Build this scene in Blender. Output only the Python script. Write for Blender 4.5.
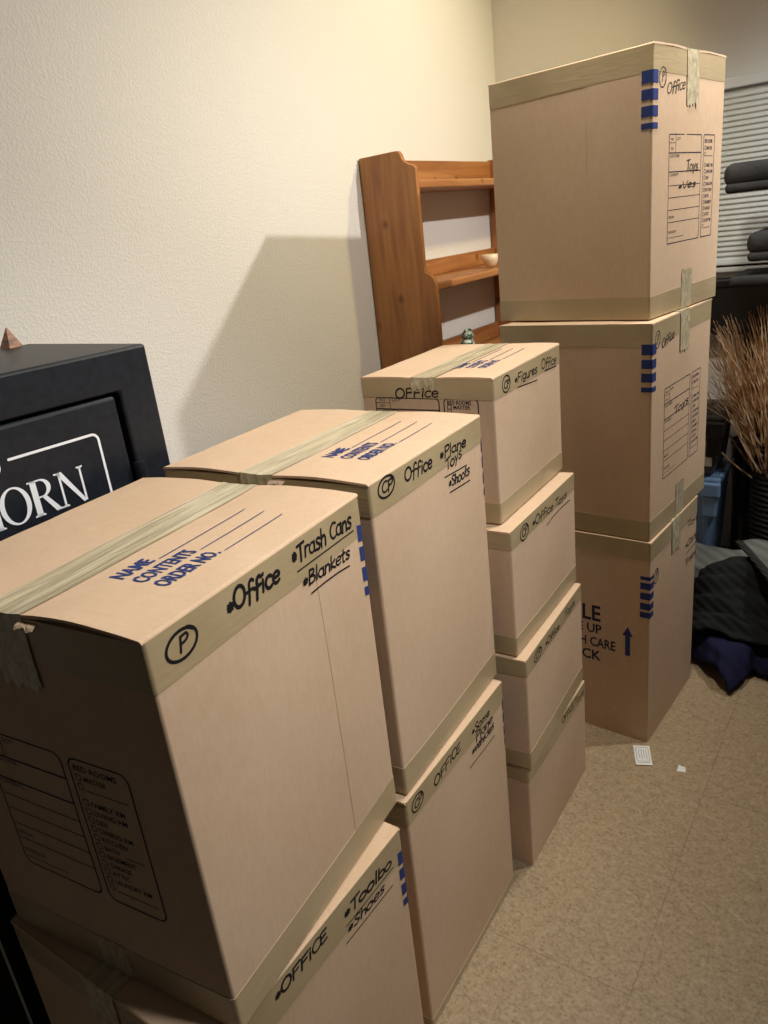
import bpy, bmesh, math, random
from mathutils import Vector, Matrix, noise

# ------------------------------------------------------------------ camera, light, exposure
scene = bpy.context.scene
C = scene.collection
for o in list(bpy.data.objects):
    bpy.data.objects.remove(o)

scene.view_settings.view_transform = 'Standard'
scene.view_settings.look = 'None'
scene.view_settings.gamma = 1.0
scene.view_settings.use_curve_mapping = False
scene.view_settings.exposure = 0.0

F_PX = 746.997
cam_data = bpy.data.cameras.new('camera')
cam_data.sensor_fit = 'HORIZONTAL'
cam_data.sensor_width = 36.0
cam_data.lens = F_PX / 768.0 * 36.0
cam_data.clip_start = 0.05
cam = bpy.data.objects.new('camera', cam_data)
C.objects.link(cam)
YAW, PITCH, ROLL = -0.63093, 0.35769, 0.11692
fwd = Vector((math.sin(YAW) * math.cos(PITCH), math.cos(YAW) * math.cos(PITCH), -math.sin(PITCH)))
rgt = Vector((math.cos(YAW), -math.sin(YAW), 0))
dwn = fwd.cross(rgt)
r2 = math.cos(ROLL) * rgt + math.sin(ROLL) * dwn
d2 = -math.sin(ROLL) * rgt + math.cos(ROLL) * dwn
M = Matrix((r2, -d2, -fwd)).transposed().to_4x4()
M.translation = Vector((1.12852, -0.89654, 1.55606))
cam.matrix_world = M
scene.camera = cam

world = bpy.data.worlds.new('world')
scene.world = world
world.use_nodes = True
world.node_tree.nodes['Background'].inputs[0].default_value = (0.62, 0.70, 0.85, 1)
world.node_tree.nodes['Background'].inputs[1].default_value = 0.02


def lamp(name, loc, power, color, radius, aim, cone, blend):
    d = bpy.data.lights.new(name, 'SPOT')
    d.energy = power
    d.color = color
    d.shadow_soft_size = radius
    d.spot_size = math.radians(cone)
    d.spot_blend = blend
    o = bpy.data.objects.new(name, d)
    o.location = loc
    o.rotation_euler = (Vector(aim) - Vector(loc)).to_track_quat('-Z', 'Y').to_euler()
    C.objects.link(o)
    return o


lamp('hanging_lamp', (1.634, 1.709, 2.60), 124, (1.0, 0.955, 0.88), 0.022, (-0.5, 0.85, 1.45), 108, 0.75)
lamp('ceiling_downlight', (0.66, 0.96, 2.72), 86, (1.0, 0.93, 0.78), 0.09, (0.60, 0.96, 0.0), 150, 0.8)
lamp('ceiling_downlight', (1.40, -0.15, 2.40), 88, (1.0, 0.97, 0.92), 0.09, (0.40, -0.08, 1.20), 66, 1.0)
lamp('corner_lamp', (0.72, 1.98, 2.62), 44, (1.0, 0.80, 0.36), 0.05, (-0.50, 1.70, 1.75), 122, 0.8)
lamp('back_lamp', (1.60, 1.75, 2.62), 46, (0.90, 0.96, 1.0), 0.06, (0.70, 2.40, 1.10), 74, 0.9)

rng = random.Random(7)

# ------------------------------------------------------------------ material helpers


def srgb(r, g, b):
    def f(c):
        c /= 255.0
        return c / 12.92 if c <= 0.04045 else ((c + 0.055) / 1.055) ** 2.4
    return (f(r), f(g), f(b), 1.0)


class Mat:
    def __init__(self, name, color, rough=0.6, metal=0.0, spec=0.5):
        self.m = bpy.data.materials.new(name)
        self.m.use_nodes = True
        self.nt = self.m.node_tree
        self.b = self.nt.nodes['Principled BSDF']
        self.b.inputs['Base Color'].default_value = color
        self.b.inputs['Roughness'].default_value = rough
        self.b.inputs['Metallic'].default_value = metal
        self.b.inputs['Specular IOR Level'].default_value = spec
        self.tc = None

    def n(self, t, **kw):
        x = self.nt.nodes.new(t)
        for k, v in kw.items():
            setattr(x, k, v)
        return x

    def link(self, a, b):
        self.nt.links.new(a, b)

    def coords(self, scale=(1, 1, 1), rot=(0, 0, 0), world_space=False):
        mp = self.n('ShaderNodeMapping')
        mp.inputs['Scale'].default_value = scale
        mp.inputs['Rotation'].default_value = rot
        if world_space:
            g = self.n('ShaderNodeNewGeometry')
            self.link(g.outputs['Position'], mp.inputs['Vector'])
        else:
            t = self.n('ShaderNodeTexCoord')
            self.link(t.outputs['Object'], mp.inputs['Vector'])
        return mp.outputs['Vector']

    def noise(self, vec, scale, detail=3, rough=0.5, dist=0.0):
        x = self.n('ShaderNodeTexNoise')
        x.inputs['Scale'].default_value = scale
        x.inputs['Detail'].default_value = detail
        x.inputs['Roughness'].default_value = rough
        x.inputs['Distortion'].default_value = dist
        self.link(vec, x.inputs['Vector'])
        return x.outputs['Fac']

    def ramp(self, fac, stops):
        x = self.n('ShaderNodeValToRGB')
        els = x.color_ramp.elements
        els[0].position, els[0].color = stops[0]
        els[1].position, els[1].color = stops[-1]
        for p, c in stops[1:-1]:
            e = els.new(p)
            e.color = c
        self.link(fac, x.inputs['Fac'])
        return x.outputs['Color']

    def mix(self, fac, a, b, blend='MIX'):
        x = self.n('ShaderNodeMix', data_type='RGBA', blend_type=blend)
        if isinstance(fac, float):
            x.inputs[0].default_value = fac
        else:
            self.link(fac, x.inputs[0])
        for i, s in ((6, a), (7, b)):
            if isinstance(s, tuple):
                x.inputs[i].default_value = s
            else:
                self.link(s, x.inputs[i])
        return x.outputs[2]

    def math(self, op, a, b=None, c=None):
        x = self.n('ShaderNodeMath', operation=op)
        for i, s in enumerate((a, b, c)):
            if s is None:
                continue
            if isinstance(s, (int, float)):
                x.inputs[i].default_value = s
            else:
                self.link(s, x.inputs[i])
        return x.outputs[0]

    def color(self, sock):
        self.link(sock, self.b.inputs['Base Color'])

    def bump(self, height, strength=0.3, dist=0.002):
        x = self.n('ShaderNodeBump')
        x.inputs['Strength'].default_value = strength
        x.inputs['Distance'].default_value = dist
        self.link(height, x.inputs['Height'])
        self.link(x.outputs['Normal'], self.b.inputs['Normal'])


G = {}


def grey(v):
    return (v, v, v, 1)


def make_materials():
    # kraft cardboard
    m = Mat('kraft_cardboard', srgb(190, 152, 112), 0.85, spec=0.25)
    v = m.coords()
    big = m.noise(v, 3.0, 2)
    fib = m.noise(m.coords((60, 60, 14)), 3.0, 4, 0.65)
    mott = m.noise(v, 45.0, 4, 0.6)
    c1 = m.ramp(big, [(0.3, srgb(203, 174, 144)), (0.7, srgb(215, 188, 160))])
    c2 = m.mix(m.math('MULTIPLY', fib, 0.34), c1, srgb(176, 140, 106), 'MULTIPLY')
    c3 = m.mix(m.math('MULTIPLY', mott, 0.26), c2, srgb(232, 211, 188))
    m.color(c3)
    flute = m.n('ShaderNodeTexWave', wave_type='BANDS', bands_direction='DIAGONAL')
    flute.inputs['Scale'].default_value = 1.0
    flute.inputs['Distortion'].default_value = 0.6
    flute.inputs['Detail'].default_value = 1.0
    m.link(m.coords((60, 60, 0)), flute.inputs['Vector'])
    hh = m.math('ADD', m.math('MULTIPLY', flute.outputs['Fac'], 0.07), m.math('MULTIPLY', fib, 0.6))
    m.bump(m.math('ADD', hh, m.math('MULTIPLY', mott, 0.6)), 0.22, 0.001)
    G['card'] = m.m

    # brown packing tape (tan film over kraft)
    m = Mat('packing_tape', srgb(168, 142, 102), 0.34, spec=0.45)
    v = m.coords((1, 1, 1))
    n1 = m.noise(m.coords((4, 4, 30)), 4.0, 4, 0.6, 0.4)
    n2 = m.noise(v, 7.0, 3)
    m.color(m.ramp(n2, [(0.3, srgb(168, 149, 115)), (0.7, srgb(183, 164, 131))]))
    m.bump(n1, 0.35, 0.0016)
    G['tape'] = m.m
    m = Mat('packing_tape_creased', srgb(172, 150, 112), 0.26, spec=0.6)
    n1 = m.noise(m.coords((38, 3, 20)), 2.2, 4, 0.6, 0.6)
    m.color(m.ramp(n1, [(0.35, srgb(164, 152, 122)), (0.65, srgb(204, 192, 164))]))
    m.bump(n1, 0.55, 0.003)
    G['tape_top'] = m.m

    G['blue'] = Mat('blue_print', srgb(46, 60, 114), 0.8, spec=0.2).m
    G['navy'] = Mat('dark_print', srgb(44, 40, 62), 0.8, spec=0.2).m
    G['marker'] = Mat('black_marker', srgb(22, 20, 24), 0.6, spec=0.3).m

    # orange-peel plaster
    m = Mat('plaster_wall', srgb(227, 224, 220), 0.72, spec=0.25)
    v = m.coords(world_space=True)
    a = m.noise(v, 140.0, 3, 0.6)
    b = m.noise(v, 300.0, 2, 0.5)
    blob = m.ramp(a, [(0.46, grey(0)), (0.62, grey(1))])
    m.bump(m.math('ADD', m.math('MULTIPLY', blob, 0.8), m.math('MULTIPLY', b, 0.35)), 0.33, 0.003)
    G['wall'] = m.m
    G['ceiling'] = Mat('ceiling_paint', srgb(150, 145, 135), 0.9, spec=0.1).m

    # marbled sheet vinyl
    m = Mat('vinyl_floor', srgb(170, 145, 110), 0.42, spec=0.35)
    v = m.coords(world_space=True)
    a = m.noise(v, 5.0, 6, 0.65, 1.2)
    b = m.noise(m.coords((1.0, 1.3, 1), (0, 0, 0.6), True), 42.0, 8, 0.82, 0.25)
    cc = m.noise(v, 110.0, 3, 0.6)
    base = m.ramp(a, [(0.3, srgb(140, 121, 94)), (0.5, srgb(158, 138, 109)), (0.72, srgb(174, 155, 128))])
    spots = m.ramp(b, [(0.36, srgb(90, 73, 54)), (0.47, srgb(152, 133, 106)), (0.62, srgb(188, 171, 146))])
    fine = m.ramp(m.noise(v, 120.0, 5, 0.7), [(0.34, srgb(84, 67, 48)), (0.46, srgb(160, 140, 112)), (0.66, srgb(196, 179, 154))])
    col = m.mix(0.42, m.mix(0.65, base, spots), fine)
    col = m.mix(m.math('MULTIPLY', cc, 0.25), col, srgb(120, 98, 72))
    # faint joints every 0.665 m
    sep = m.n('ShaderNodeSeparateXYZ')
    m.link(v, sep.inputs[0])
    seams = None
    for ax, off in ((0, 0.80), (1, 0.224)):
        f = m.math('FRACT', m.math('ADD', m.math('DIVIDE', m.math('SUBTRACT', sep.outputs[ax], off), 0.665), 100.5))
        d = m.math('ABSOLUTE', m.math('SUBTRACT', f, 0.5))
        s = m.math('LESS_THAN', d, 0.0028)
        seams = s if seams is None else m.math('MAXIMUM', seams, s)
    wig = m.noise(v, 9.0, 2)
    col = m.mix(m.math('MULTIPLY', seams, m.math('MULTIPLY', wig, 0.55)), col, srgb(92, 72, 52))
    m.color(col)
    m.bump(b, 0.03, 0.001)
    G['floor'] = m.m

    # textured black powder coat
    m = Mat('black_powder_coat', srgb(22, 25, 30), 0.42, spec=0.42)
    n1 = m.noise(m.coords(), 420.0, 2)
    n2 = m.noise(m.coords(), 60.0, 3)
    m.color(m.ramp(n2, [(0.3, srgb(16, 20, 28)), (0.7, srgb(26, 32, 42))]))
    m.bump(n1, 0.16, 0.0006)
    G['safe'] = m.m
    G['silver'] = Mat('silver_paint', srgb(236, 239, 246), 0.4, 0.0, 0.5).m
    G['dark'] = Mat('dark_metal', srgb(18, 18, 20), 0.4, 0.5).m

    # knotty pine, grain running up the sides and along the boards
    for key, sc in (('pine', (7, 7, 0.55)), ('pine_board', (7, 0.55, 7))):
        m = Mat('knotty_' + key, srgb(166, 110, 62), 0.38, spec=0.45)
        a = m.noise(m.coords(sc), 3.5, 5, 0.55, 0.8)
        grain = m.ramp(a, [(0.30, srgb(134, 84, 46)), (0.5, srgb(160, 106, 60)), (0.7, srgb(178, 124, 72))])
        kn = m.n('ShaderNodeTexVoronoi', feature='F1')
        kn.inputs['Scale'].default_value = 1.0
        m.link(m.coords((8.0, 8.0, 6.5)), kn.inputs['Vector'])
        knot = m.ramp(kn.outputs['Distance'], [(0.06, grey(1)), (0.16, grey(0))])
        m.color(m.mix(m.math('MULTIPLY', knot, 0.8), grain, srgb(80, 40, 20)))
        G[key] = m.m

    def cloth(name, c1, c2, sc=18.0, rough=0.95):
        m = Mat(name, c1, rough, spec=0.1)
        v = m.coords()
        n2 = m.noise(v, 130.0, 3, 0.7)
        n3 = m.noise(v, 6.0, 3)
        w = m.n('ShaderNodeTexWave', wave_type='BANDS', bands_direction='DIAGONAL', wave_profile='TRI')
        w.inputs['Scale'].default_value = sc
        w.inputs['Distortion'].default_value = 2.2
        w.inputs['Detail'].default_value = 0.5
        w.inputs['Detail Scale'].default_value = 0.6
        m.link(v, w.inputs['Vector'])
        m.color(m.mix(m.math('MULTIPLY', w.outputs['Fac'], 0.35), m.mix(n3, c1, c2), grey(0.02)))
        m.bump(m.math('ADD', m.math('MULTIPLY', w.outputs['Fac'], -0.8), m.math('MULTIPLY', n2, 0.5)), 0.7, 0.006)
        return m.m
    G['quilt_grey'] = cloth('grey_quilted_cloth', srgb(108, 112, 108), srgb(128, 132, 128), 9.0)
    G['quilt_char'] = cloth('charcoal_quilted_cloth', srgb(26, 28, 30), srgb(42, 44, 45), 13.0)
    G['quilt_blue'] = cloth('navy_quilted_cloth', srgb(26, 27, 56), srgb(40, 40, 74), 9.0)
    G['binding'] = cloth('dark_binding_tape', srgb(50, 50, 50), srgb(62, 62, 60), 30.0)
    G['plush'] = cloth('dark_grey_plush', srgb(50, 51, 54), srgb(66, 65, 66), 3.0)

    m = Mat('dry_reed', srgb(150, 112, 72), 0.75, spec=0.2)
    m.color(m.ramp(m.noise(m.coords(), 22.0, 3), [(0.3, srgb(140, 98, 66)), (0.48, srgb(196, 154, 114)), (0.66, srgb(238, 214, 178))]))
    G['reed'] = m.m
    m = Mat('black_wicker', srgb(30, 28, 28), 0.5, spec=0.4)
    w = m.n('ShaderNodeTexWave', wave_type='BANDS', bands_direction='Z')
    w.inputs['Scale'].default_value = 14.0
    w.inputs['Distortion'].default_value = 3.5
    w.inputs['Detail'].default_value = 2.0
    m.link(m.coords(), w.inputs['Vector'])
    m.color(m.ramp(w.outputs['Fac'], [(0.2, srgb(14, 13, 13)), (0.8, srgb(44, 42, 42))]))
    m.bump(w.outputs['Fac'], 0.9, 0.006)
    G['wicker'] = m.m
    G['tote_grey'] = Mat('grey_tote_plastic', srgb(74, 80, 82), 0.35).m
    G['tote_blue'] = Mat('blue_tote_plastic', srgb(122, 152, 192), 0.4).m
    G['black_plastic'] = Mat('black_plastic', srgb(24, 25, 28), 0.3).m
    G['black_wood'] = Mat('black_painted_wood', srgb(20, 21, 24), 0.35).m
    G['white'] = Mat('white_paint', srgb(225, 228, 228), 0.5).m
    G['blind'] = Mat('white_blind_slat', srgb(226, 236, 238), 0.5).m
    G['paper'] = Mat('white_paper', srgb(226, 226, 224), 0.7).m
    G['print_grey'] = Mat('grey_print', srgb(150, 154, 160), 0.8).m
    m = Mat('speckled_green_glaze', srgb(96, 116, 104), 0.25)
    m.color(m.ramp(m.noise(m.coords(), 60.0, 3), [(0.38, srgb(40, 56, 52)), (0.5, srgb(92, 118, 104)), (0.62, srgb(196, 200, 190))]))
    G['figurine'] = m.m
    G['ceramic'] = Mat('cream_ceramic', srgb(225, 205, 175), 0.35).m
    m = Mat('carved_brown_wood', srgb(140, 92, 66), 0.5)
    m.color(m.ramp(m.noise(m.coords((1, 1, 5)), 20.0, 3), [(0.35, srgb(96, 60, 44)), (0.65, srgb(170, 116, 84))]))
    G['brown_wood'] = m.m
    m = Mat('window_glass', srgb(20, 24, 30), 0.05)
    m.b.inputs['Transmission Weight'].default_value = 0.9
    G['glass'] = m.m
    G['night'] = Mat('dark_window_frame', srgb(210, 212, 210), 0.5).m


make_materials()

# ------------------------------------------------------------------ object helpers


def link_mesh(name, me, mat, parent=None, smooth=False):
    o = bpy.data.objects.new(name, me)
    C.objects.link(o)
    if mat:
        me.materials.append(mat)
    if parent:
        o.parent = parent
    if smooth:
        for p in me.polygons:
            p.use_smooth = True
    return o


def from_data(name, verts, faces, mat, parent=None, smooth=False):
    me = bpy.data.meshes.new(name)
    me.from_pydata([tuple(v) for v in verts], [], faces)
    me.update()
    return link_mesh(name, me, mat, parent, smooth)


def from_bm(name, bm, mat, parent=None, smooth=False):
    me = bpy.data.meshes.new(name)
    bm.normal_update()
    bm.to_mesh(me)
    bm.free()
    return link_mesh(name, me, mat, parent, smooth)


def fix_normals(o):
    bm = bmesh.new()
    bm.from_mesh(o.data)
    bmesh.ops.recalc_face_normals(bm, faces=bm.faces)
    bm.to_mesh(o.data)
    bm.free()
    return o


def thing(name, label, cat, loc=(0, 0, 0), rotz=0.0, group=None):
    o = bpy.data.objects.new(name, None)
    o.empty_display_size = 0.1
    C.objects.link(o)
    o.location = loc
    o.rotation_euler = (0, 0, rotz)
    return tag(o, label, cat, group)


def tag(o, label, cat, group=None, kind=None):
    o['label'] = label
    o['category'] = cat
    if group:
        o['group'] = group
    if kind:
        o['kind'] = kind
    return o


def struct(o):
    o['kind'] = 'structure'
    return o


def bm_box(bm, x0, x1, y0, y1, z0, z1, bevel=0.0, seg=2, mat=None):
    r = bmesh.ops.create_cube(bm, size=1.0)
    vs = r['verts']
    for v in vs:
        v.co = Vector((x0 + (v.co.x + 0.5) * (x1 - x0), y0 + (v.co.y + 0.5) * (y1 - y0), z0 + (v.co.z + 0.5) * (z1 - z0)))
    if mat is not None:
        for v in vs:
            v.co = mat @ v.co
    if bevel > 0:
        es = list({e for v in vs for e in v.link_edges})
        bmesh.ops.bevel(bm, geom=es, offset=bevel, segments=seg, affect='EDGES', profile=0.5)
    return bm


def box_obj(name, x0, x1, y0, y1, z0, z1, mat, parent=None, bevel=0.0, seg=2):
    bm = bmesh.new()
    bm_box(bm, x0, x1, y0, y1, z0, z1, bevel, seg)
    return from_bm(name, bm, mat, parent)


def prism(name, pts, h0, h1, mat, parent=None, axis='y', bevel=0.0):
    """extrude a polygon; axis y: pts are (x,z), extruded between y=h0..h1"""
    bm = bmesh.new()

    def co(p, h):
        return {'y': (p[0], h, p[1]), 'x': (h, p[0], p[1]), 'z': (p[0], p[1], h)}[axis]
    a = [bm.verts.new(co(p, h0)) for p in pts]
    b = [bm.verts.new(co(p, h1)) for p in pts]
    n = len(pts)
    bm.faces.new(a)
    bm.faces.new(list(reversed(b)))
    for i in range(n):
        bm.faces.new((a[i], b[i], b[(i + 1) % n], a[(i + 1) % n]))
    bmesh.ops.recalc_face_normals(bm, faces=bm.faces)
    if bevel:
        bmesh.ops.bevel(bm, geom=list(bm.edges), offset=bevel, segments=2, affect='EDGES', profile=0.5)
    return from_bm(name, bm, mat, parent)


def lathe(name, prof, mat, parent=None, seg=28, center=(0, 0)):
    vs, fs = [], []
    n = len(prof)
    for i in range(seg):
        a = 2 * math.pi * i / seg
        for r, z in prof:
            vs.append((center[0] + r * math.cos(a), center[1] + r * math.sin(a), z))
    for i in range(seg):
        j = (i + 1) % seg
        for k in range(n - 1):
            fs.append((i * n + k, j * n + k, j * n + k + 1, i * n + k + 1))
    return from_data(name, vs, fs, mat, parent, True)


# ------------------------------------------------------------------ printed and written marks
_text_cache = {}


def text_geo(body, bold=0.0):
    """flat printed lettering, cap height 1, left aligned at the origin"""
    key = (body, bold)
    if key in _text_cache:
        return _text_cache[key]
    cu = bpy.data.curves.new('lettering_source', 'FONT')
    cu.body = body
    cu.offset = bold
    cu.resolution_u = 2
    o = bpy.data.objects.new('lettering_source', cu)
    C.objects.link(o)
    bpy.context.view_layer.update()
    dg = bpy.context.evaluated_depsgraph_get()
    me = bpy.data.meshes.new_from_object(o.evaluated_get(dg))
    vs = [(v.co.x, v.co.y) for v in me.vertices]
    fs = [tuple(p.vertices) for p in me.polygons]
    bpy.data.objects.remove(o)
    bpy.data.curves.remove(cu)
    bpy.data.meshes.remove(me)
    cap = 0.69
    x0 = min(v[0] for v in vs)
    vs = [((x - x0) / cap, y / cap) for x, y in vs]
    w = max(v[0] for v in vs)
    _text_cache[key] = (vs, fs, w)
    return _text_cache[key]


class Flat:
    """collects flat marks in face coordinates (a, b)"""

    def __init__(self):
        self.v, self.f = [], []

    def add(self, vs, fs):
        k = len(self.v)
        self.v += vs
        self.f += [tuple(i + k for i in f) for f in fs]

    def text(self, body, a0, b0, a1, b1, height, bold=0.0):
        vs, fs, w = text_geo(body, bold)
        L = math.hypot(a1 - a0, b1 - b0)
        ux, uy = (a1 - a0) / L, (b1 - b0) / L
        sx = L / w
        out = [(a0 + ux * x * sx - uy * y * height, b0 + uy * x * sx + ux * y * height) for x, y in vs]
        self.add(out, fs)

    def rect(self, a0, b0, a1, b1):
        self.add([(a0, b0), (a1, b0), (a1, b1), (a0, b1)], [(0, 1, 2, 3)])

    def line(self, a0, b0, a1, b1, w):
        L = math.hypot(a1 - a0, b1 - b0)
        nx, ny = -(b1 - b0) / L * w / 2, (a1 - a0) / L * w / 2
        n = max(1, int(L / 0.04))
        vs, fs = [], []
        for i in range(n + 1):
            t = i / n
            a, b = a0 + (a1 - a0) * t, b0 + (b1 - b0) * t
            vs += [(a - nx, b - ny), (a + nx, b + ny)]
            if i:
                k = 2 * i
                fs.append((k - 2, k, k + 1, k - 1))
        self.add(vs, fs)

    def frame(self, a0, b0, a1, b1, w, r):
        pts = []
        for cx, cy, s in ((a1 - r, b1 - r, 0), (a0 + r, b1 - r, 90), (a0 + r, b0 + r, 180), (a1 - r, b0 + r, 270)):
            for k in range(5):
                t = math.radians(s + k * 22.5)
                pts.append((cx + r * math.cos(t), cy + r * math.sin(t)))
        self.stroke(pts, w, closed=True)

    def stroke(self, pts, w, closed=False):
        n = len(pts)
        vs, fs = [], []
        for i, (x, y) in enumerate(pts):
            p = pts[(i - 1) % n] if (closed or i > 0) else pts[i]
            q = pts[(i + 1) % n] if (closed or i < n - 1) else pts[i]
            dx, dy = q[0] - p[0], q[1] - p[1]
            L = math.hypot(dx, dy) or 1e-9
            nx, ny = -dy / L * w / 2, dx / L * w / 2
            vs += [(x - nx, y - ny), (x + nx, y + ny)]
        for i in range(n if closed else n - 1):
            j = (i + 1) % n
            fs.append((2 * i, 2 * j, 2 * j + 1, 2 * i + 1))
        k = len(vs)
        if not closed:
            for (x, y), sgn in ((pts[0], 0), (pts[-1], 0)):
                ring = [(x + w / 2 * math.cos(t), y + w / 2 * math.sin(t)) for t in [i * math.pi / 4 for i in range(8)]]
                vs += ring
                fs.append(tuple(range(k, k + 8)))
                k += 8
        self.add(vs, fs)


def arc(cx, cy, rx, ry, a0, a1, n=10):
    return [(cx + rx * math.cos(math.radians(a0 + (a1 - a0) * i / n)), cy + ry * math.sin(math.radians(a0 + (a1 - a0) * i / n))) for i in range(n + 1)]


# hand lettering: single strokes in a box of height 1 (x-height 0.62), advance given first
HAND = {
    'O': (0.78, [arc(.36, .48, .34, .48, 100, 470, 16)]),
    'o': (0.60, [arc(.27, .30, .26, .30, 100, 470, 12)]),
    'F': (0.62, [[(.08, 0), (.10, .95)], [(.08, .93), (.58, 1.0)], [(.09, .52), (.46, .56)]]),
    'f': (0.50, [[(.50, .92), (.36, 1.02), (.22, .86), (.20, .4), (.16, -.12)], [(.02, .50), (.44, .56)]]),
    'I': (0.28, [[(.12, 0), (.12, .95)]]),
    'i': (0.26, [[(.10, 0), (.12, .58)], [(.13, .80), (.15, .86)]]),
    'C': (0.62, [arc(.38, .48, .34, .48, 55, 310, 12)]),
    'c': (0.50, [arc(.28, .30, .25, .30, 50, 310, 10)]),
    'E': (0.60, [[(.52, .95), (.10, .92), (.08, .5), (.10, .03), (.54, .05)], [(.10, .5), (.44, .53)]]),
    'e': (0.54, [[(.06, .32), (.46, .36), (.44, .54), (.26, .62), (.07, .45), (.08, .14), (.28, 0), (.48, .10)]]),
    'T': (0.62, [[(.32, 0), (.30, .95)], [(0, .90), (.62, .98)]]),
    't': (0.42, [[(.20, .92), (.18, .12), (.32, .02)], [(.0, .60), (.38, .66)]]),
    'r': (0.44, [[(.08, 0), (.10, .60)], [(.10, .40), (.24, .60), (.40, .56)]]),
    'a': (0.58, [arc(.26, .30, .24, .29, 50, 400, 12), [(.47, .60), (.47, .10), (.56, .0)]]),
    's': (0.48, [[(.42, .55), (.24, .62), (.10, .50), (.22, .34), (.40, .22), (.30, .02), (.06, .06)]]),
    'S': (0.58, [[(.52, .88), (.30, 1.0), (.10, .80), (.26, .55), (.48, .32), (.34, .02), (.06, .10)]]),
    'h': (0.54, [[(.08, 1.0), (.08, 0)], [(.08, .40), (.26, .60), (.44, .46), (.45, 0)]]),
    'n': (0.54, [[(.08, .60), (.08, 0)], [(.08, .40), (.26, .60), (.44, .46), (.45, 0)]]),
    'B': (0.64, [[(.10, 0), (.10, .98)], [(.10, .96), (.42, .92), (.46, .70), (.12, .52)], [(.12, .52), (.52, .44), (.52, .10), (.08, .02)]]),
    'l': (0.24, [[(.10, 1.0), (.11, 0)]]),
    'k': (0.52, [[(.08, 1.0), (.08, 0)], [(.44, .62), (.10, .28), (.48, 0)]]),
    'P': (0.60, [[(.12, -.05), (.12, .96)], [(.10, .92), (.44, .98), (.56, .74), (.42, .52), (.14, .46)]]),
    'y': (0.52, [[(.06, .60), (.24, .16)], [(.46, .62), (.22, .06), (.08, -.26)]]),
    'Y': (0.60, [[(.04, .96), (.28, .5)], [(.58, .98), (.28, .5), (.24, 0)]]),
    'g': (0.56, [arc(.26, .32, .23, .28, 40, 400, 12), [(.47, .60), (.46, -.10), (.26, -.26), (.08, -.16)]]),
    'u': (0.54, [[(.08, .60), (.10, .12), (.28, .0), (.44, .16)], [(.46, .60), (.46, 0)]]),
    'd': (0.56, [arc(.26, .30, .23, .29, 50, 400, 12), [(.48, 1.0), (.47, 0)]]),
    'm': (0.76, [[(.08, .60), (.08, 0)], [(.08, .40), (.22, .60), (.36, .44), (.36, 0)], [(.36, .42), (.52, .60), (.66, .44), (.66, 0)]]),
    'v': (0.50, [[(.04, .60), (.22, .02), (.44, .62)]]),
    'V': (0.62, [[(.04, .96), (.28, .02), (.60, 1.0)]]),
    'b': (0.56, [[(.08, 1.0), (.08, 0)], arc(.30, .30, .23, .29, 150, 500, 12)]),
    '*': (0.42, [[(.06, .22), (.30, .50)], [(.30, .22), (.06, .50)], [(.18, .16), (.18, .58)], [(.04, .36), (.34, .37)]]),
    ' ': (0.38, []),
}


def spline(pts, sub=4):
    if len(pts) < 3:
        return pts
    out = []
    n = len(pts)
    for i in range(n - 1):
        p0, p1, p2, p3 = pts[max(i - 1, 0)], pts[i], pts[i + 1], pts[min(i + 2, n - 1)]
        for k in range(sub):
            t = k / sub
            out.append(tuple(0.5 * (2 * p1[j] + (p2[j] - p0[j]) * t + (2 * p0[j] - 5 * p1[j] + 4 * p2[j] - p3[j]) * t * t
                                    + (3 * p1[j] - p0[j] - 3 * p2[j] + p3[j]) * t ** 3) for j in (0, 1)))
    out.append(pts[-1])
    return out


def hand(fl, body, a0, b0, a1, b1, height, w=0.0042, slant=0.12, seed=1, begin=True):
    if begin:
        fl = fl.begin()
    r = random.Random(seed)
    total = sum(HAND[c][0] for c in body) - 0.1
    L = math.hypot(a1 - a0, b1 - b0)
    ux, uy = (a1 - a0) / L, (b1 - b0) / L
    sx = L / total
    x = 0.0
    for ch in body:
        adv, strokes = HAND[ch]
        jy = r.uniform(-.05, .05)
        js = r.uniform(.92, 1.08)
        for st in strokes:
            pts = [((x + px + slant * py) * sx, (py * js + jy) * height) for px, py in (st if len(st) > 8 else spline(st))]
            fl.stroke([(a0 + ux * p - uy * q, b0 + uy * p + ux * q) for p, q in pts], w * r.uniform(.85, 1.1))
        x += adv


def ringed(fl, body, a, b, ra, rb, w=0.0042, seed=3, tilt=0.25):
    fl = fl.begin()
    pts = []
    for i in range(27):
        t = 2 * math.pi * i / 24 + 0.6
        k = 1.0 + 0.05 * (i / 26.0)
        pts.append((a + ra * k * math.cos(t) + tilt * rb * k * math.sin(t) * 0.4, b + rb * k * math.sin(t)))
    fl.stroke(pts, w)
    hw = ra * (0.55 if len(body) == 1 else 1.25)
    hand(fl, body, a - hw / 2, b - rb * .5, a + hw / 2, b - rb * .5, rb * 1.0, w, 0.15, seed, False)


# ------------------------------------------------------------------ moving boxes
RC = 0.004


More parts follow.
